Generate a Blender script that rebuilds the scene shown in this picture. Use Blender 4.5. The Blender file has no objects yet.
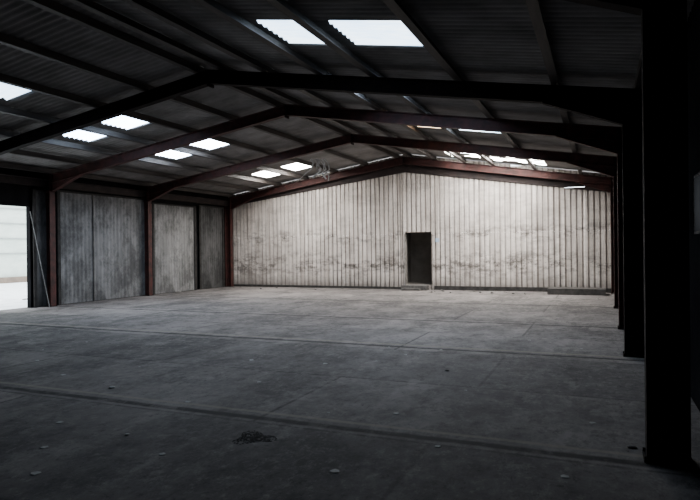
import bpy, bmesh, math, random
from mathutils import Vector, Matrix
random.seed(7)
C = bpy.context.scene.collection
XL, XR, XA = -14.73, 0.296, -6.9
ZE, ZR, H = 3.60, 4.80, 1.6
RD, PD = 0.26, 0.16           # rafter depth, purlin depth
Y0, Y1 = -6.0, 21.68
FR = [4.85, 9.32, 12.32, 16.35, 21.36]
def zbot(x):                  # underside of the rafters
    return ZR - (ZR-ZE)*((x-XA)/(XR-XA) if x > XA else (XA-x)/(XA-XL))
def zroof(x): return zbot(x) + RD + PD

# ------------------------------------------------------------------ materials
def nodes(name):
    m = bpy.data.materials.new(name); m.use_nodes = True
    nt = m.node_tree; b = nt.nodes['Principled BSDF']
    return m, nt, b
def N(nt, t, **kw):
    n = nt.nodes.new(t)
    for k, v in kw.items(): setattr(n, k, v)
    return n
def mth(nt, op, a, b=None, clamp=False):
    n = N(nt, 'ShaderNodeMath', operation=op); n.use_clamp = clamp
    for i, v in enumerate((a, b)):
        if v is None: continue
        if hasattr(v, 'links'): nt.links.new(v, n.inputs[i])
        else: n.inputs[i].default_value = v
    return n.outputs[0]
def noise(nt, vec, scale, detail=6, stretch=(1,1,1), rough=.6):
    mp = N(nt, 'ShaderNodeMapping'); mp.inputs['Scale'].default_value = stretch
    nt.links.new(vec, mp.inputs['Vector'])
    n = N(nt, 'ShaderNodeTexNoise'); n.inputs['Scale'].default_value = scale
    n.inputs['Detail'].default_value = detail; n.inputs['Roughness'].default_value = rough
    nt.links.new(mp.outputs[0], n.inputs['Vector']); return n.outputs['Fac']
def ramp(nt, fac, a, b, ca=(0,0,0,1), cb=(1,1,1,1)):
    r = N(nt, 'ShaderNodeValToRGB'); e = r.color_ramp.elements
    e[0].position, e[1].position = a, b; e[0].color, e[1].color = ca, cb
    nt.links.new(fac, r.inputs[0]); return r.outputs[0]
def mix(nt, fac, a, b, mode='MIX'):
    n = N(nt, 'ShaderNodeMix', data_type='RGBA', blend_type=mode)
    for i, v in ((0, fac), (6, a), (7, b)):
        if hasattr(v, 'links'): nt.links.new(v, n.inputs[i])
        elif i == 0: n.inputs[0].default_value = v
        else: n.inputs[i].default_value = (*v, 1)
    return n.outputs[2]
def bump(nt, b, h, s=.3, d=.02):
    n = N(nt, 'ShaderNodeBump'); n.inputs['Strength'].default_value = s; n.inputs['Distance'].default_value = d
    nt.links.new(h, n.inputs['Height']); nt.links.new(n.outputs[0], b.inputs['Normal'])
def simple(name, c1, c2, scale=4, rough=.8, stretch=(1,1,1), lo=.35, hi=.65, bs=.25, metal=0, grime=None, spec=.3):
    m, nt, b = nodes(name)
    v = N(nt, 'ShaderNodeTexCoord').outputs['Object']
    f = noise(nt, v, scale, 8, stretch)
    col = mix(nt, ramp(nt, f, lo, hi), c1, c2)
    if grime:
        g = noise(nt, v, .9, 13, (1,1.1,.8), .78)
        col = mix(nt, mth(nt, 'MULTIPLY', ramp(nt, g, .44, .58), .85), col, grime)
    nt.links.new(col, b.inputs['Base Color'])
    b.inputs['Roughness'].default_value = rough; b.inputs['Metallic'].default_value = metal
    b.inputs['Specular IOR Level'].default_value = spec
    bump(nt, b, f, bs); return m

M = {}
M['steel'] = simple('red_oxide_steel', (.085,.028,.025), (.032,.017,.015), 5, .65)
M['shadesteel'] = simple('shaded_steel', (.020,.013,.012), (.010,.008,.008), 5, .8, spec=.1)  # same frame steel, unlit silhouette painted in as a near-black colour
M['plate'] = simple('rusty_plate', (.03,.02,.017), (.015,.012,.011), 9, .8, spec=.1)
M['purlin'] = simple('dark_purlin', (.09,.079,.071), (.038,.033,.031), 3, .6, (3,.3,3))
M['roof'] = simple('asbestos_cement_sheet', (.34,.325,.315), (.15,.143,.138), 1.1, .9, (1,1.5,1), .3, .7, .1)
M['darkwall'] = simple('dark_block_wall', (.018,.018,.019), (.010,.010,.011), 1.5, 1.0, spec=0)
M['passage'] = simple('passage_plaster', (.34,.315,.29), (.20,.187,.175), 1.5, .9)
M['lining'] = simple('worn_lining', (.30,.28,.26), (.13,.12,.11), 7, .9)
M['beam'] = simple('dark_eaves_steel', (.04,.028,.026), (.02,.016,.016), 4, .8)
M['panel_pale'] = simple('weathered_pale_sheet', (.25,.25,.252), (.15,.15,.152), 1.9, .9, (1,1.6,.5), .36, .64, .15, 0, (.06,.06,.061))
M['panel_light'] = simple('light_grey_sheet', (.30,.298,.295), (.19,.189,.187), 1.8, .9, (1,1.6,.5), .36, .64, .15, 0, (.085,.084,.083))
M['panel_dark'] = simple('dirty_dark_sheet', (.11,.109,.108), (.05,.049,.049), 1.6, .9, (1,1.6,.5), .38, .64, .15, 0, (.025,.025,.025))
M['batten'] = simple('batten', (.04,.037,.035), (.018,.017,.016), 6, .85)
M['seam'] = simple('seam_strip', (.12,.117,.115), (.06,.058,.057), 6, .85)
M['concrete'] = simple('rough_concrete', (.15,.143,.136), (.06,.057,.054), 7, .9)
M['plinth'] = simple('dark_concrete', (.10,.095,.09), (.05,.048,.046), 5, .9)
M['base'] = simple('dark_base_strip', (.05,.047,.045), (.022,.021,.02), 5, .9)
M['dirt'] = simple('debris_dirt', (.03,.027,.025), (.012,.011,.01), 20, .95)
M['scrap'] = simple('pale_scrap', (.46,.45,.43), (.28,.27,.255), 15, .8)
M['pole'] = simple('dull_pole', (.22,.22,.22), (.13,.13,.125), 8, .6)
M['notice'] = simple('pale_blue_plate', (.45,.58,.75), (.36,.48,.64), 12, .5)
M['outwall'] = simple('pale_render', (.60,.67,.60), (.48,.54,.49), .8, .9, (1,1,3))
M['outkerb'] = simple('brown_kerb', (.22,.17,.13), (.14,.11,.09), 3, .9)
M['outband'] = simple('grey_band', (.34,.37,.35), (.28,.31,.29), 3, .9)
M['outground'] = simple('pale_yard', (.90,.91,.92), (.55,.56,.57), 1.6, .9, (1,1,1), .48, .75)
M['torn'] = simple('torn_pale_sheet', (.62,.64,.66), (.34,.35,.36), 6, .7)

RP = .185                                              # rib pitch of the back wall sheets
RX0 = -15.16
m, nt, b = nodes('whitewashed_sheets')
v = N(nt, 'ShaderNodeTexCoord').outputs['Object']
sx = N(nt, 'ShaderNodeSeparateXYZ'); nt.links.new(v, sx.inputs[0])
streak = noise(nt, v, 2.6, 8, (3,1,.16)); blot = noise(nt, v, 1.5, 14, (.85,1,1.7), .80); fine = noise(nt, v, 11, 8, (1,1,.5), .7)
blot2 = noise(nt, v, .5, 12, (1.2,1,1.1), .78); rust = noise(nt, v, 1.6, 10, (3.2,1,.14), .7)
col = mix(nt, ramp(nt, streak, .34, .66), (.50,.455,.42), (.83,.765,.715))
col = mix(nt, mth(nt, 'MULTIPLY', ramp(nt, fine, .5, .72), .4), col, (.36,.328,.302))
def band(z0, w):
    d = mth(nt, 'ABSOLUTE', mth(nt, 'SUBTRACT', sx.outputs['Z'], z0))
    return mth(nt, 'SUBTRACT', 1.0, mth(nt, 'DIVIDE', d, w), True)
col = mix(nt, mth(nt, 'MULTIPLY', ramp(nt, rust, .54, .66), .5), col, (.25,.19,.15))
bw = mth(nt, 'MAXIMUM', mth(nt, 'MAXIMUM', mth(nt, 'MULTIPLY', band(2.05,.55), 1.0), mth(nt, 'MULTIPLY', band(.95,.85), 1.1)), .28)
sm = mth(nt, 'MULTIPLY', ramp(nt, blot, .48, .58), bw, True)
col = mix(nt, mth(nt, 'MULTIPLY', sm, .92), col, (.085,.073,.065))
col = mix(nt, mth(nt, 'MULTIPLY', ramp(nt, blot2, .48, .64), .4), col, (.29,.26,.235))
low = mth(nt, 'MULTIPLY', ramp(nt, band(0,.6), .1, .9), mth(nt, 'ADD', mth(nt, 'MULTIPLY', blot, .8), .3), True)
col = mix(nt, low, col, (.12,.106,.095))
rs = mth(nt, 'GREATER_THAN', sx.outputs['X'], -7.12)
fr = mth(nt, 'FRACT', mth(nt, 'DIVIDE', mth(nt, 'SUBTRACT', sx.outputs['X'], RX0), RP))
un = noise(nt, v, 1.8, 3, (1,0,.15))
gv = mth(nt, 'MULTIPLY', mth(nt, 'GREATER_THAN', fr, .70), mth(nt, 'ADD', mth(nt, 'MULTIPLY', rs, .25), .5))  # rib groove mask: recess shade put into the sheet colour
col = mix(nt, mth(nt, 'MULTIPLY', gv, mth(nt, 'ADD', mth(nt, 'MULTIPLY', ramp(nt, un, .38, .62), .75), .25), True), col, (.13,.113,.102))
seam = mth(nt, 'LESS_THAN', mth(nt, 'ABSOLUTE', mth(nt, 'SUBTRACT', sx.outputs['X'], -7.12)), .03)
col = mix(nt, mth(nt, 'MULTIPLY', seam, .7), col, (.08,.07,.065))
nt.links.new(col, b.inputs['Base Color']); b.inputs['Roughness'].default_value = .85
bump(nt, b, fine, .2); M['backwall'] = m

# floor: worn slabs, stains, pale scuffs, slab joints
m, nt, b = nodes('worn_concrete_floor')
v = N(nt, 'ShaderNodeTexCoord').outputs['Object']
sx = N(nt, 'ShaderNodeSeparateXYZ'); nt.links.new(v, sx.inputs[0])
big = noise(nt, v, .42, 12, (1.25,.85,1), .80); mid = noise(nt, v, .9, 14, (1.4,.8,1), .84); fine = noise(nt, v, 8, 14, (1.2,.85,1), .88)
scuff = noise(nt, v, 1.6, 14, (1.3,.8,1), .86)
col = mix(nt, ramp(nt, big, .42, .58), (.098,.091,.089), (.235,.217,.208))
br = N(nt, 'ShaderNodeTexBrick'); br.offset = .37; br.squash = 1.0
mp = N(nt, 'ShaderNodeMapping'); mp.inputs['Location'].default_value = (1.3,-.55,0); nt.links.new(v, mp.inputs['Vector'])
nt.links.new(mp.outputs[0], br.inputs['Vector'])
for nm, val in (('Scale',1.0),('Mortar Size',.03),('Mortar Smooth',.7),('Bias',0.0),('Brick Width',4.6),('Row Height',2.05)): br.inputs[nm].default_value = val
br.inputs['Color1'].default_value = (.66,.66,.67,1); br.inputs['Color2'].default_value = (1.2,1.18,1.17,1); br.inputs['Mortar'].default_value = (.42,.42,.42,1)
col = mix(nt, .9, col, br.outputs['Color'], 'MULTIPLY')
col = mix(nt, mth(nt, 'MULTIPLY', ramp(nt, scuff, .53, .58), .45), col, (.31,.288,.272))
col = mix(nt, mth(nt, 'MULTIPLY', ramp(nt, mid, .52, .58), .62), col, (.046,.043,.041))
col = mix(nt, mth(nt, 'MULTIPLY', ramp(nt, fine, .53, .60), .6), col, (.30,.278,.26))
col = mix(nt, mth(nt, 'MULTIPLY', ramp(nt, fine, .39, .46, (1,1,1,1), (0,0,0,1)), .8), col, (.018,.017,.016))
wob = mth(nt, 'MULTIPLY', mth(nt, 'SUBTRACT', noise(nt, v, 1.5, 8), .5), .07)
yy = mth(nt, 'ADD', sx.outputs['Y'], wob)
def lines(ls, lo, hi):
    j = None
    for y0, w in ls:
        d = mth(nt, 'SUBTRACT', 1.0, mth(nt, 'DIVIDE', mth(nt, 'ABSOLUTE', mth(nt, 'SUBTRACT', yy, y0)), w), True)
        j = d if j is None else mth(nt, 'MAXIMUM', j, d)
    return ramp(nt, j, lo, hi)
col = mix(nt, mth(nt, 'MULTIPLY', lines([(4.96,.05),(9.25,.08)], .1, .7), .5), col, (.32,.29,.235))
col = mix(nt, mth(nt, 'MULTIPLY', mth(nt, 'MULTIPLY', lines([(4.78,.08),(9.05,.08),(12.5,.08),(16.6,.1)], .1, .6), ramp(nt, mid, .36, .5)), .9), col, (.013,.013,.013))
nt.links.new(col, b.inputs['Base Color'])
b.inputs['Specular IOR Level'].default_value = .14
nt.links.new(mth(nt, 'ADD', mth(nt, 'MULTIPLY', ramp(nt, mid, .5, .58), -.08), .9), b.inputs['Roughness'])
bump(nt, b, fine, .3, .01); M['floor'] = m

# translucent roof sheets glowing with daylight, the far ones set stronger to shape the light along the hall
PIT = .146; STEP = PIT/4
def skymat(k, s, c1, c2):
    m, nt, b = nodes('translucent_rooflight_%d' % k)
    v = N(nt, 'ShaderNodeTexCoord').outputs['Object']
    f = noise(nt, v, 5, 8, (.3,2,1), .7)
    col = mix(nt, ramp(nt, f, .38, .66), c1, c2)
    s2 = N(nt, 'ShaderNodeSeparateXYZ'); nt.links.new(v, s2.inputs[0])
    w = mth(nt, 'GREATER_THAN', mth(nt, 'FRACT', mth(nt, 'DIVIDE', s2.outputs['Y'], PIT)), .6)
    col = mix(nt, mth(nt, 'MULTIPLY', w, .8), col, tuple(x*.3 for x in c1))
    nt.links.new(col, b.inputs['Emission Color'])
    b.inputs['Emission Strength'].default_value = s
    b.inputs['Base Color'].default_value = (.7,.75,.78,1); return m
SK = [skymat(0, 5.5, (.46,.68,.95), (.78,.90,1)), skymat(1, 22, (.44,.64,.95), (.70,.84,1)),
      skymat(2, 48, (.56,.72,.95), (.82,.90,1)), skymat(3, 84, (.96,.93,.88), (1,.97,.93))]
SKW = skymat(4, 9, (.9,.55,.32), (1,.74,.5)); SKB = skymat(5, 20, (.55,.75,.95), (.85,.94,1))
m, nt, b = nodes('milky_pane')
tr = N(nt, 'ShaderNodeBsdfTranslucent'); f = noise(nt, N(nt,'ShaderNodeTexCoord').outputs['Object'], 5, 4)
nt.links.new(mix(nt, f, (.003,.003,.0033), (.009,.0093,.0098)), tr.inputs[0])
nt.links.new(tr.outputs[0], nt.nodes['Material Output'].inputs[0]); M['pane'] = m

# ------------------------------------------------------------------ builders
def box(bm, x0, x1, y0, y1, z0, z1):
    vs = [bm.verts.new(p) for p in ((x0,y0,z0),(x1,y0,z0),(x1,y1,z0),(x0,y1,z0),(x0,y0,z1),(x1,y0,z1),(x1,y1,z1),(x0,y1,z1))]
    for f in ((3,2,1,0),(4,5,6,7),(0,1,5,4),(1,2,6,5),(2,3,7,6),(3,0,4,7)): bm.faces.new([vs[i] for i in f])
def quad(bm, pts): bm.faces.new([bm.verts.new(p) for p in pts])
def prism_xz(bm, pts, y0, y1):
    a = [bm.verts.new((x,y0,z)) for x, z in pts]; c = [bm.verts.new((x,y1,z)) for x, z in pts]; n = len(pts)
    bm.faces.new(a); bm.faces.new(c[::-1])
    for i in range(n): bm.faces.new((a[i], c[i], c[(i+1)%n], a[(i+1)%n]))
def tube(bm, p, q, r, n=10):
    p, q = Vector(p), Vector(q); d = (q-p).normalized()
    u = d.orthogonal().normalized(); w = d.cross(u)
    A = [bm.verts.new(p+(u*math.cos(t)+w*math.sin(t))*r) for t in [2*math.pi*i/n for i in range(n)]]
    B_ = [bm.verts.new(v.co+(q-p)) for v in A]
    bm.faces.new(A[::-1]); bm.faces.new(B_)
    for i in range(n): bm.faces.new((A[i], A[(i+1)%n], B_[(i+1)%n], B_[i]))
def wloc(o):
    p = Vector((0,0,0))
    while o: p += o.location; o = o.parent
    return p
def obj(name, bm, mat, parent=None, loc=None, smooth=False):
    off = wloc(parent) + (Vector(loc) if loc else Vector((0,0,0)))
    bmesh.ops.translate(bm, verts=bm.verts[:], vec=-off)
    bmesh.ops.recalc_face_normals(bm, faces=bm.faces[:])
    me = bpy.data.meshes.new(name); bm.to_mesh(me); bm.free(); me.materials.append(mat)
    if smooth:
        for p in me.polygons: p.use_smooth = True
    o = bpy.data.objects.new(name, me); C.objects.link(o); o.parent = parent
    if loc: o.location = loc
    return o
def tag(o, label, cat, group=None, kind=None):
    o['label'] = label; o['category'] = cat
    if group: o['group'] = group
    if kind: o['kind'] = kind
    return o
def thing(name, loc, label, cat, group=None):
    o = bpy.data.objects.new(name, None); C.objects.link(o); o.location = loc
    return tag(o, label, cat, group)
def struct(name, bm, mat, parent=None):
    o = obj(name, bm, mat, parent)
    if not parent: o['kind'] = 'structure'
    return o
B = bmesh.new
def dup(root, loc, label):
    r = root.copy(); C.objects.link(r); r.location = loc; r['label'] = label
    for ch in list(root.children):
        c = ch.copy(); C.objects.link(c); c.parent = r
        for g in list(ch.children):
            d = g.copy(); C.objects.link(d); d.parent = c
    return r

# ------------------------------------------------------------------ camera
f, yaw, pit, rol = 588.14, .4037, -.0028, -.0116
cy, sy = math.cos(yaw), math.sin(yaw)
fw = Vector((-sy*math.cos(pit), cy*math.cos(pit), math.sin(pit))); rt = Vector((cy,sy,0)); up = rt.cross(fw)
r2 = rt*math.cos(rol)+up*math.sin(rol); u2 = -rt*math.sin(rol)+up*math.cos(rol)
cam = bpy.data.cameras.new('camera'); cam.sensor_width = 36; cam.lens = f/700*36
co = bpy.data.objects.new('camera', cam); C.objects.link(co)
mw = Matrix.Identity(4)
for i in range(3): mw[i][0], mw[i][1], mw[i][2] = r2[i], u2[i], -fw[i]
mw[2][3] = H; co.matrix_world = mw
bpy.context.scene.camera = co
def ground(px, py):
    d = fw + r2*((px-350)/f) + u2*((250-py)/f); t = -H/d.z
    return Vector((0,0,H)) + d*t

# ------------------------------------------------------------------ shell
bm = B(); box(bm, XL-.6, XR+.75, Y0-.3, Y1+.3, -.2, 0); struct('floor', bm, M['floor'])
XW = -15.05                                            # inner face of left wall
WT = 4.0
bm = B()
OY0, OY1, OZ = 9.75, 11.9, 2.9                         # open doorway in the left wall
box(bm, XW-.15, XW, Y0, OY0, 0, WT); box(bm, XW-.15, XW, OY1, Y1+.2, 0, WT); box(bm, XW-.15, XW, OY0, OY1, OZ, WT)
struct('wall_left', bm, M['darkwall'])
RW = .85
WY0, WY1, WZ0, WZ1 = 5.6, 6.75, 1.70, 2.28
bm = B()
box(bm, RW, RW+.15, Y0, WY0, 0, WT); box(bm, RW, RW+.15, WY1, Y1+.2, 0, WT)
box(bm, RW, RW+.15, WY0, WY1, 0, WZ0); box(bm, RW, RW+.15, WY0, WY1, WZ1, WT)
struct('wall_right', bm, M['darkwall'])
bm = B(); e = .025
box(bm, RW+.004, RW+.03, WY0, WY0+e, WZ0, WZ1); box(bm, RW+.004, RW+.03, WY1-e, WY1, WZ0, WZ1)
box(bm, RW+.004, RW+.03, WY0+e, WY1-e, WZ0, WZ0+e); box(bm, RW+.004, RW+.03, WY0+e, WY1-e, WZ1-e, WZ1)
win = struct('window_1', bm, M['batten'])
bm = B(); quad(bm, [(RW+.006,WY0+e,WZ0+e),(RW+.006,WY1-e,WZ0+e),(RW+.006,WY1-e,WZ1-e),(RW+.006,WY0+e,WZ1-e)]); obj('pane', bm, M['pane'], win)
bm = B(); prism_xz(bm, [(XW-.15,0),(RW+.15,0),(RW+.15,zroof(RW+.15)-.05),(XA,zroof(XA)-.05),(XW-.15,zroof(XW-.15)-.05)], Y0-.15, Y0)
struct('wall_front', bm, M['darkwall'])

# back wall: ribbed sheets
DX0, DX1, DZ0, DZ1 = -6.95, -5.9, .17, 2.19
gaps = [(-1.15,-.5,3.60,3.622), (-2.95,-2.45,4.47,4.53)]   # gaps at the top of the wall
prof = [(0,0),(.125,0),(.135,.045),(.175,.045)]
xs = []; x = RX0
while x < RW+.1:
    for dx, dy in prof: xs.append((x+dx, dy))
    x += RP
for e in [DX0, DX1] + [g for a in gaps for g in a[:2]]:
    i = min(range(len(xs)), key=lambda k: abs(xs[k][0]-e)); xs[i] = (e, xs[i][1])
bm = B()
for (xa, da), (xb, db) in zip(xs[:-1], xs[1:]):
    xm = (xa+xb)/2; top = lambda x: zroof(x)-.02
    iv = [(0, None)]
    if DX0 < xm < DX1: iv = [(0, DZ0), (DZ1, None)]
    for g0, g1, gz0, gz1 in gaps:
        if g0 < xm < g1: iv = [(0, gz0), (gz1, None)]
    for z0, z1 in iv:
        cuts = [z0] + [z for z in (1.1, 2.12) if z > z0 and (z1 is None or z < z1)] + [z1]
        for a_, b_ in zip(cuts[:-1], cuts[1:]):
            lap = .012 if a_ >= 2.12 else 0
            quad(bm, [(xa, Y1+da-lap, a_), (xb, Y1+db-lap, a_), (xb, Y1+db-lap, b_ if b_ is not None else top(xb)), (xa, Y1+da-lap, b_ if b_ is not None else top(xa))])
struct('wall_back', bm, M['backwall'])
# dark fascia along the top of the gable, deepest under the ridge, slotted at the broken gap
def zf(x): return zbot(x) - (.30 + (.08-.30)*(XA-x)/(XA-XL) if x < XA else .30 + (.21-.30)*(x-XA)/(XR-XA))
bm = B(); ya, yb = Y1-.06, Y1-.02
prism_xz(bm, [(XL, zf(XL)), (XA, zf(XA)), (XA, ZR+.02), (XL, zbot(XL)+.02)], ya, yb)
prism_xz(bm, [(XA, zf(XA)), (-1.15, zf(-1.15)), (-1.15, zbot(-1.15)+.02), (XA, ZR+.02)], ya, yb)
prism_xz(bm, [(-1.15, zf(-1.15)-.04), (-.5, zf(-.5)), (-.5, 3.60), (-1.15, 3.60)], ya, yb)
prism_xz(bm, [(-1.15, 3.622), (-.5, 3.622), (-.5, zbot(-.5)+.02), (-1.15, zbot(-1.15)+.02)], ya, yb)
prism_xz(bm, [(-.5, zf(-.5)), (XR, zf(XR)), (XR, zbot(XR)+.02), (-.5, zbot(-.5)+.02)], ya, yb)
struct('trim_1', bm, M['beam'])
# doorway lining and the dim passage behind it
bm = B()
box(bm, DX0-.03, DX0, Y1-.01, Y1+.25, DZ0, DZ1+.03); box(bm, DX1, DX1+.03, Y1-.01, Y1+.25, DZ0, DZ1+.03); box(bm, DX0, DX1, Y1-.01, Y1+.25, DZ1, DZ1+.03)
struct('door_1', bm, M['lining'])
bm = B()
box(bm, DX0-.5, DX0-.4, Y1+.25, Y1+2, 0, 2.6); box(bm, DX1+.05, DX1+.15, Y1+.25, Y1+2, 0, 2.6); box(bm, DX0-.5, DX1+.15, Y1+2, Y1+2.1, 0, 2.6)
box(bm, DX0-.5, DX1+.15, Y1+.08, Y1+2.1, 2.6, 2.7); box(bm, DX0-.5, DX1+.15, Y1+.08, Y1+2.1, DZ0-.1, DZ0)
box(bm, DX0-.5, DX0-.03, Y1+.2, Y1+.26, 0, 2.6); box(bm, DX1+.03, DX1+.15, Y1+.2, Y1+.26, 0, 2.6); box(bm, DX0-.03, DX1+.03, Y1+.2, Y1+.26, DZ1+.03, 2.6)
struct('wall_passage', bm, M['passage'])
bm = B(); box(bm, XW, DX0-.1, Y1-.07, Y1-.015, 0, .09); box(bm, DX1+.1, RW, Y1-.07, Y1-.015, 0, .15); struct('baseboard_back', bm, M['base'])
bm = B(); box(bm, -5.74, -5.60, Y1-.014, Y1+.001, 1.80, 1.95)
tag(obj('notice_plate', bm, M['notice'], None, (-5.67, Y1, 1.8)), 'tiny pale blue plate fixed on the back wall just right of the doorway', 'sign')

# roof sheets (corrugated) with openings for the rooflights
skyX_L = [(-10.83,-9.98), (-12.10,-11.33)]; skyX_R = [(-3.33,-2.27), (-4.45,-3.68)]
snap = lambda y: Y0-.3 + round((y-(Y0-.3))/PIT)*PIT
rows_L = [(snap(a), snap(b)) for a, b in [(7.2,8.1), (10.44,11.35), (13.7,14.7), (18.9,20.1)]]
rows_R = [(snap(a), snap(b)) for a, b in [(7.1,8.1), (10.44,11.3), (13.7,15.15), (18.4,21.2)]]
BXR = [(-3.45,-1.7), (-4.95,-3.7)]                     # the broken far pair on the right slope
rects_L = [(xa,xb,*r) for r in rows_L for xa, xb in skyX_L]
rects_R = [(xa,xb,*r) for r in rows_R[:3] for xa, xb in skyX_R]
rr = random.Random(21); cell = {}
def lit(x, y):                                         # which bits of the broken pair still let light in
    for q, (a, b_) in enumerate(BXR):
        if a < x < b_ and rows_R[3][0] < y < rows_R[3][1]:
            kx = int((x-a)/.29)
            k = (q, kx, int((y-rows_R[3][0]+.11*(kx%3))/.26))
            if k not in cell: cell[k] = rr.random() < .5
            return q if cell[k] else None
    return None
def zs(x, y): return zroof(x) + .022 + .022*math.cos(2*math.pi*(y-(Y0-.3))/PIT)
def sheet(bm, xs, ya, yb, keep=lambda x, y: True):
    n = round((yb-ya)/STEP); grid = []
    for i in range(n+1):
        y = ya + i*STEP; grid.append([bm.verts.new((x, y, zs(x, y))) for x in xs])
    for i in range(n):
        y = ya+(i+.5)*STEP
        for k in range(len(xs)-1):
            if keep((xs[k]+xs[k+1])/2, y):
                bm.faces.new((grid[i][k], grid[i][k+1], grid[i+1][k+1], grid[i+1][k]))
    for v in [v for v in bm.verts if not v.link_faces]: bm.verts.remove(v)
def xdiv(a, b_): n = math.ceil((b_-a)/.29); return [a+.29*i for i in range(n)]+[b_]
yEnd = snap(Y1+.4)
out = lambda R: (lambda x, y: not any(a < x < b_ and c < y < d for a, b_, c, d in R) and lit(x, y) is None)
bm = B()
sheet(bm, [XW-.3]+sorted(e for p in skyX_L for e in p)+[XA], Y0-.3, yEnd, out(rects_L))
sheet(bm, sorted(set([XA, RW+.3]+[e for p in skyX_R for e in p]+[e for p in BXR for e in xdiv(*p)])), Y0-.3, yEnd, out(rects_R))
o = struct('ceiling', bm, M['roof'])
for p in o.data.polygons: p.use_smooth = True
ordn = ['first','second','third','fourth']
for k in range(4):
    for q, (xa, xb) in enumerate(skyX_L):
        r = rows_L[k]; bm = B(); sheet(bm, [xa,xb], *r)
        o = obj('roof_skylight', bm, SK[k], None, (xa, r[0], zroof(xa)), True)
        tag(o, f"glowing translucent roof sheet on left slope beyond the {ordn[k]} steel frame, {['nearer the ridge','nearer the eaves'][q]}", 'skylight', 'rooflights on the left slope')
    for q in range(2):
        r = rows_R[k]; bm = B()
        if k < 3: xa, xb = skyX_R[q]; sheet(bm, [xa,xb], *r)
        else: xa, xb = BXR[q]; sheet(bm, xdiv(xa, xb), *r, lambda x, y: lit(x, y) == q)
        o = obj('roof_skylight', bm, (SKB, SKW)[q] if k == 2 else SK[k], None, (xa, r[0], zroof(xa)), True)
        s = ['nearer the eaves','nearer the ridge'][q]
        tag(o, f"glowing translucent roof sheet on right slope beyond the {ordn[k]} steel frame, {s}" if k < 3 else f"broken patchy rooflight on the right slope closest to the back wall, {s}", 'skylight', 'rooflights on the right slope')

# ------------------------------------------------------------------ steel frames
CD = .285
def make_frame(y, label):
    t = thing('steel_portal_frame', (XA, y+.08, 0), label, 'steel frame', 'steel portal frames across the hall')
    yc = y+.08
    for s in (-1, 1):
        xi = XL if s < 0 else XR; xo = xi + s*CD
        a, c = min(xi,xo), max(xi,xo); zt = zbot(xi)+RD*.9
        bm = B(); box(bm, a, a+.018, yc-.09, yc+.09, .02, zt); box(bm, c-.018, c, yc-.09, yc+.09, .02, zt)
        box(bm, a+.018, c-.018, yc-.007, yc+.007, .02, zt)
        for zz in (zbot(xi)-.25, ): box(bm, a+.018, c-.018, yc-.08, yc+.08, zz, zz+.014)
        col = obj('column', bm, M['steel'], t)
        bm = B(); box(bm, a-.02, c+.02, yc-.115, yc+.115, 0, .02); obj('base_plate', bm, M['plate'], col)
        for bx in (a-.008, c+.008):
            for by in (yc-.1, yc+.1):
                bm = B(); tube(bm, (bx,by,.018), (bx,by,.045), .011, 6); obj('anchor_bolt', bm, M['plate'], col)
        xe = xo; L = lambda x, dz: (x, zbot(x)+dz)
        bm = B()
        prism_xz(bm, [L(xe,.014), L(XA,.014), L(XA,RD-.014), L(xe,RD-.014)], yc-.006, yc+.006)
        prism_xz(bm, [L(xe,0), L(XA,0), L(XA,.015), L(xe,.015)], yc-.075, yc+.075)
        prism_xz(bm, [L(xe,RD-.015), L(XA,RD-.015), L(XA,RD), L(xe,RD)], yc-.075, yc+.075)
        raf = obj('rafter', bm, M['steel'], t)
        xh = xi - s*1.1
        bm = B(); prism_xz(bm, [L(xi,.0), L(xh,.0), L(xi,-.24)], yc-.006, yc+.006)
        prism_xz(bm, [L(xh,0), L(xi,-.24), L(xi,-.255), L(xh,-.015)], yc-.07, yc+.07)
        obj('haunch', bm, M['steel'], raf)
    bm = B(); box(bm, XA-.015, XA+.015, yc-.09, yc+.09, ZR-.06, ZR+RD-.01); obj('apex_plate', bm, M['plate'], t)
    return t
flab = ['dark steel portal frame nearest the viewer, its thick black column at the right edge',
        'second steel portal frame from the viewer, its rafter crossing the upper middle of the view',
        'third steel portal frame from the viewer, standing right beside the open left doorway',
        'fourth steel portal frame from the viewer, standing between the pale and light wall panels',
        'farthest steel portal frame, set against the pale ribbed back wall']
frames = [make_frame(FR[0], flab[0])]
for y, l in zip(FR[1:], flab[1:]): frames.append(dup(frames[0], (XA, y+.08, 0), l))
for fr_ in frames[:2]:                                 # the two near frames have their shade put into a blacker colour
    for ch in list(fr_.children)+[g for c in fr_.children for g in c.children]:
        ch.material_slots[0].link = 'OBJECT'; ch.material_slots[0].material = M['shadesteel']
# ------------------------------------------------------------------ purlins
pR = [-6.65,-5.7,-4.58,-3.56,-2.12,-.64,.5]; pL = [-7.15,-8.45,-9.75,-11.08,-12.35,-13.5,-14.7]
cnt = ['first','second','third','fourth','fifth','sixth','seventh']
for side, lst in (('right', pR), ('left', pL)):
    s = 1 if side == 'right' else -1
    for k, x in enumerate(lst):
        z = zbot(x)+RD+.014
        bm = B(); box(bm, x-.03, x+.03, Y0+.02, Y1-.02, z, z+PD-.03)
        box(bm, min(x+s*.03, x+s*.085), max(x+s*.03, x+s*.085), Y0+.02, Y1-.02, z, z+.012)
        o = obj('purlin', bm, M['purlin'], None, (x, 0, z))
        tag(o, f"long dark purlin under the {side} roof slope, {cnt[k]} one down from the ridge", 'purlin', f'purlins of the {side} roof slope')

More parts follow.
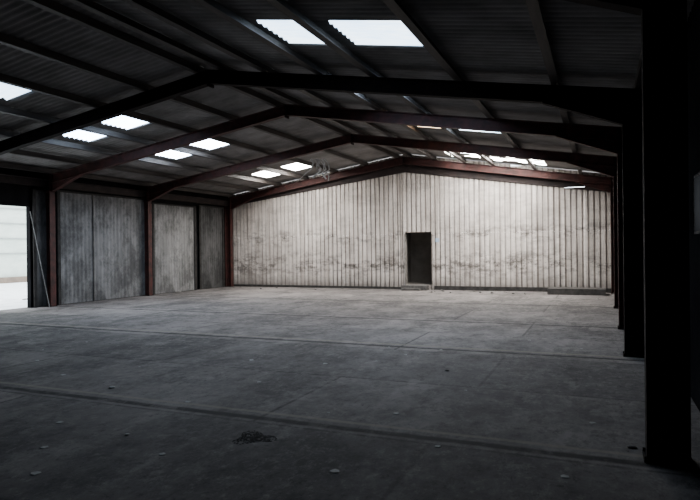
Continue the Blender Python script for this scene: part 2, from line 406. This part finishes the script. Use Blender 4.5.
# ------------------------------------------------------------------ left wall
bm = B(); box(bm, XW+.02, XW+.16, Y0, Y1-.1, 3.5, 3.70); box(bm, XW+.02, XW+.26, Y0, Y1-.1, 3.70, 3.715)
tag(obj('eaves_beam', bm, M['beam'], None, (XW, 0, 3.5)), 'long dark eaves beam running above the left wall panels', 'beam')
def panel(y0, y1, zt, mat, label, pit=.15, seams=()):
    t = thing('wall_panel', (XW+.05, (y0+y1)/2, 0), label, 'wall panel', 'panels along the left wall')
    bm = B(); pts = []; n = int((y1-y0)/pit*6)         # shallow rolled corrugation
    for i in range(n+1):
        y = y0+(y1-y0)*i/n; pts.append((y, .006*math.sin(2*math.pi*y/pit)))
    for (a, d), (c, e) in zip(pts[:-1], pts[1:]):
        quad(bm, ((XW+.07+d,a,.015),(XW+.07+e,c,.015),(XW+.07+e,c,zt),(XW+.07+d,a,zt)))
    obj('sheet', bm, mat, t)
    bm = B(); box(bm, XW+.03, XW+.095, y0, y1, zt, zt+.05); obj('top_rail', bm, M['batten'], t)
    for ys, w, mm in [(y0+.05,.05,'batten'), (y1-.06,.06,'batten')]+[(q,.018,'seam') for q in seams]:
        bm = B(); box(bm, XW+.085, XW+.105, ys-w, ys+w, 0, zt); obj('batten', bm, M[mm], t)
    return t
panel(11.93, 12.6, 3.35, M['panel_dark'], 'narrow dark wall panel between the open doorway and its column')
panel(12.75, 16.55, 3.4, M['panel_pale'], 'widest wall panel, mottled grey with stains, between two left columns', seams=(14.1,))
panel(16.8, 19.3, 3.3, M['panel_light'], 'light grey wall panel just past the fourth left column')
panel(19.5, 21.2, 3.38, M['panel_dark'], 'dirty dark grey wall panel in the far left corner')
bm = B(); tube(bm, (-14.6,12.15,0), (-14.9,11.8,2.75), .012)
tag(obj('pole', bm, M['pole'], None, (-14.6,12.15,0)), 'thin grey pole leaning beside the open doorway', 'pole')

# ------------------------------------------------------------------ by the back wall
t = thing('concrete_step', ((DX0+DX1)/2, Y1-.3, 0), 'low concrete step below the dark doorway in the back wall', 'step')
bm = B(); box(bm, DX0-.05, DX1-.1, Y1-.42, Y1-.075, 0, DZ0); bmesh.ops.bevel(bm, geom=bm.edges[:], offset=.012, segments=2); obj('tread', bm, M['concrete'], t)
bm = B(); box(bm, DX0+.05, DX1-.3, Y1-.7, Y1-.42, 0, .08); bmesh.ops.bevel(bm, geom=bm.edges[:], offset=.01, segments=2); obj('lower_tread', bm, M['concrete'], t)
bm = B(); box(bm, -1.65, .12, 20.4, 21.2, 0, .2); bmesh.ops.bevel(bm, geom=bm.edges[:], offset=.02, segments=2)
tag(obj('plinth', bm, M['plinth'], None, (-.75,20.8,0)), 'low dark concrete plinth at the right end of the back wall', 'plinth')

# ------------------------------------------------------------------ floor litter
def stone(bm, p, r, flat=.5):
    ret = bmesh.ops.create_icosphere(bm, subdivisions=1, radius=r)
    ang = random.random()*6.28; ca, sa = math.cos(ang), math.sin(ang); sx_, sy_ = random.uniform(.7,1.5), random.uniform(.6,1)
    for v in ret['verts']:
        k = random.uniform(.75,1.2); x, y, z = v.co.x*sx_*k, v.co.y*sy_*k, v.co.z*flat*k
        v.co = Vector((p[0]+x*ca-y*sa, p[1]+x*sa+y*ca, max(p[2]+z+r*flat*.9, .001)))
c = ground(254,438); bm = B()
for i in range(620):
    a = random.random()*6.28; q = random.random()**.6*(.75+.25*math.sin(3*a+1))
    stone(bm, (c.x+.22*q*math.cos(a), c.y+.20*q*math.sin(a), 0), random.uniform(.003,.011), .25)
tag(obj('debris_heap', bm, M['dirt'], None, (c.x,c.y,0)), 'flat dark smear of dirt and rubble on the foreground floor', 'debris', None, 'stuff')
taken = [c]
for px, py, r, mt, nm, lab, cat in [
    (127,435,.03,'scrap','paper_scrap','pale crumpled scrap alone on the dark floor at lower left','scrap'),
    (112,388,.05,'scrap','concrete_lump','dull grey lump on the floor at middle left','rubble'),
    (447,371,.035,'dirt','rubble_stone','small dark stone on the mid floor, in line with the doorway','stone'),
    (598,299,.06,'scrap','paper_scrap','pale scrap on the floor beside the low plinth','scrap'),
    (25,300,.12,'concrete','concrete_lump','grey lump lying just inside the bright open doorway','rubble'),
    (180,292,.07,'scrap','concrete_lump','pale lump at the foot of the light grey wall panel','rubble'),
    (632,448,.03,'dirt','rubble_stone','dark stone at the foot of the nearest right column','stone')]:
    p = ground(px, py); bm = B(); stone(bm, (p.x,p.y,0), r, .25); taken.append(p)
    tag(obj(nm, bm, M[mt], None, (p.x,p.y,0)), lab, cat)
rg = random.Random(9); proto = None; n = 0; crumbs = []
while n < 22:                                          # crumbs along the foot of the back wall
    x, y = rg.uniform(-14.2, -7.4) if n % 3 == 1 else rg.uniform(-5.6, -1.9), rg.uniform(20.2, 21.25)
    if any(math.hypot(x-a, y-b_) < .3 for a, b_ in crumbs): continue
    crumbs.append((x, y))
    if proto is None:
        bm = B(); stone(bm, (x,y,0), .06, .4); o = proto = obj('rubble_crumb', bm, M['concrete'], None, (x,y,0))
        tag(o, 'small grey crumb of rubble lying along the foot of the back wall', 'rubble', 'rubble crumbs along the back wall')
    else:
        o = proto.copy(); C.objects.link(o); o.location = (x,y,0)
    o.rotation_euler.z = rg.uniform(0,6.28); s = rg.uniform(.5,1.3); o.scale = (s,s,s); n += 1
proto = None; n = 0
while n < 26:                                          # flat flakes on the near and middle floor
    p = ground(rg.uniform(30,600), rg.uniform(335,480))
    if any((p-q).length < .6 for q in taken): continue
    taken.append(p)
    if proto is None:
        bm = B(); pts = [(.034*math.cos(t)*rg.uniform(.6,1.2), .026*math.sin(t)*rg.uniform(.6,1.2)) for t in [i*.9 for i in range(7)]]
        lo = [bm.verts.new((p.x+a, p.y+b_, .001)) for a, b_ in pts]; hi = [bm.verts.new((p.x+a*.9, p.y+b_*.9, .005)) for a, b_ in pts]
        bm.faces.new(lo[::-1]); bm.faces.new(hi)
        for i in range(7): bm.faces.new((lo[i], lo[(i+1)%7], hi[(i+1)%7], hi[i]))
        o = proto = obj('litter_flake', bm, M['scrap'], None, (p.x,p.y,0))
        tag(o, 'tiny flat pale flake of litter on the open foreground floor', 'litter', 'pale flakes on the foreground floor')
    else:
        o = proto.copy(); C.objects.link(o); o.location = (p.x,p.y,0)
    o.rotation_euler.z = rg.uniform(0,6.28); s = rg.uniform(.6,1.5); o.scale = (s,s,1); n += 1
# ------------------------------------------------------------------ torn strips hanging from the far left rooflight
t = thing('hanging_fragment', (-9.3, 18.75, zroof(-9.3)-.02), 'tangled torn pale strips dangling below the far left skylight pair', 'hanging debris')
rg = random.Random(5)
for i in range(6):
    x, y, z = -9.45+.08*i, 18.7+.05*i, zroof(-9.45)-.03
    bm = B(); w = rg.uniform(.02,.045); p0 = Vector((x,y,z)); pv = None
    for k in range(7):
        p1 = p0+Vector((rg.uniform(-.08 if k < 3 else -.16,.13), rg.uniform(-.06,.06), -rg.uniform(.07,.16)))
        d = Vector((w*rg.uniform(.6,1), w*.4, w*rg.uniform(-.3,.5)))
        cur = (bm.verts.new(p0-d), bm.verts.new(p0+d))
        if pv: bm.faces.new((pv[0], pv[1], cur[1], cur[0]))
        pv = cur; p0 = p1
    obj('strip', bm, M['torn'], t)

# ------------------------------------------------------------------ outside
bm = B(); box(bm, -60, XW-.16, -20, 60, -.25, -.03); o = struct('ground_outside', bm, M['outground'])
t = thing('building', (-29,20,-.03), 'pale rendered building across the yard, seen through the open doorway', 'building')
bm = B(); box(bm, -29.3, -29, 0, 50, -.03, 9); obj('wall', bm, M['outwall'], t)
bm = B(); box(bm, -29, -28.8, 0, 50, -.03, .28); obj('kerb', bm, M['outkerb'], t)
for z in (1.5, 2.3, 3.1, 3.9, 5.2):
    bm = B(); box(bm, -29, -28.93, 0, 50, z, z+.07); obj('band', bm, M['outband'], t)

w = bpy.data.worlds.new('overcast'); bpy.context.scene.world = w; w.use_nodes = True
bg = w.node_tree.nodes['Background']; bg.inputs[0].default_value = (.88,.94,1,1); bg.inputs[1].default_value = 6.5
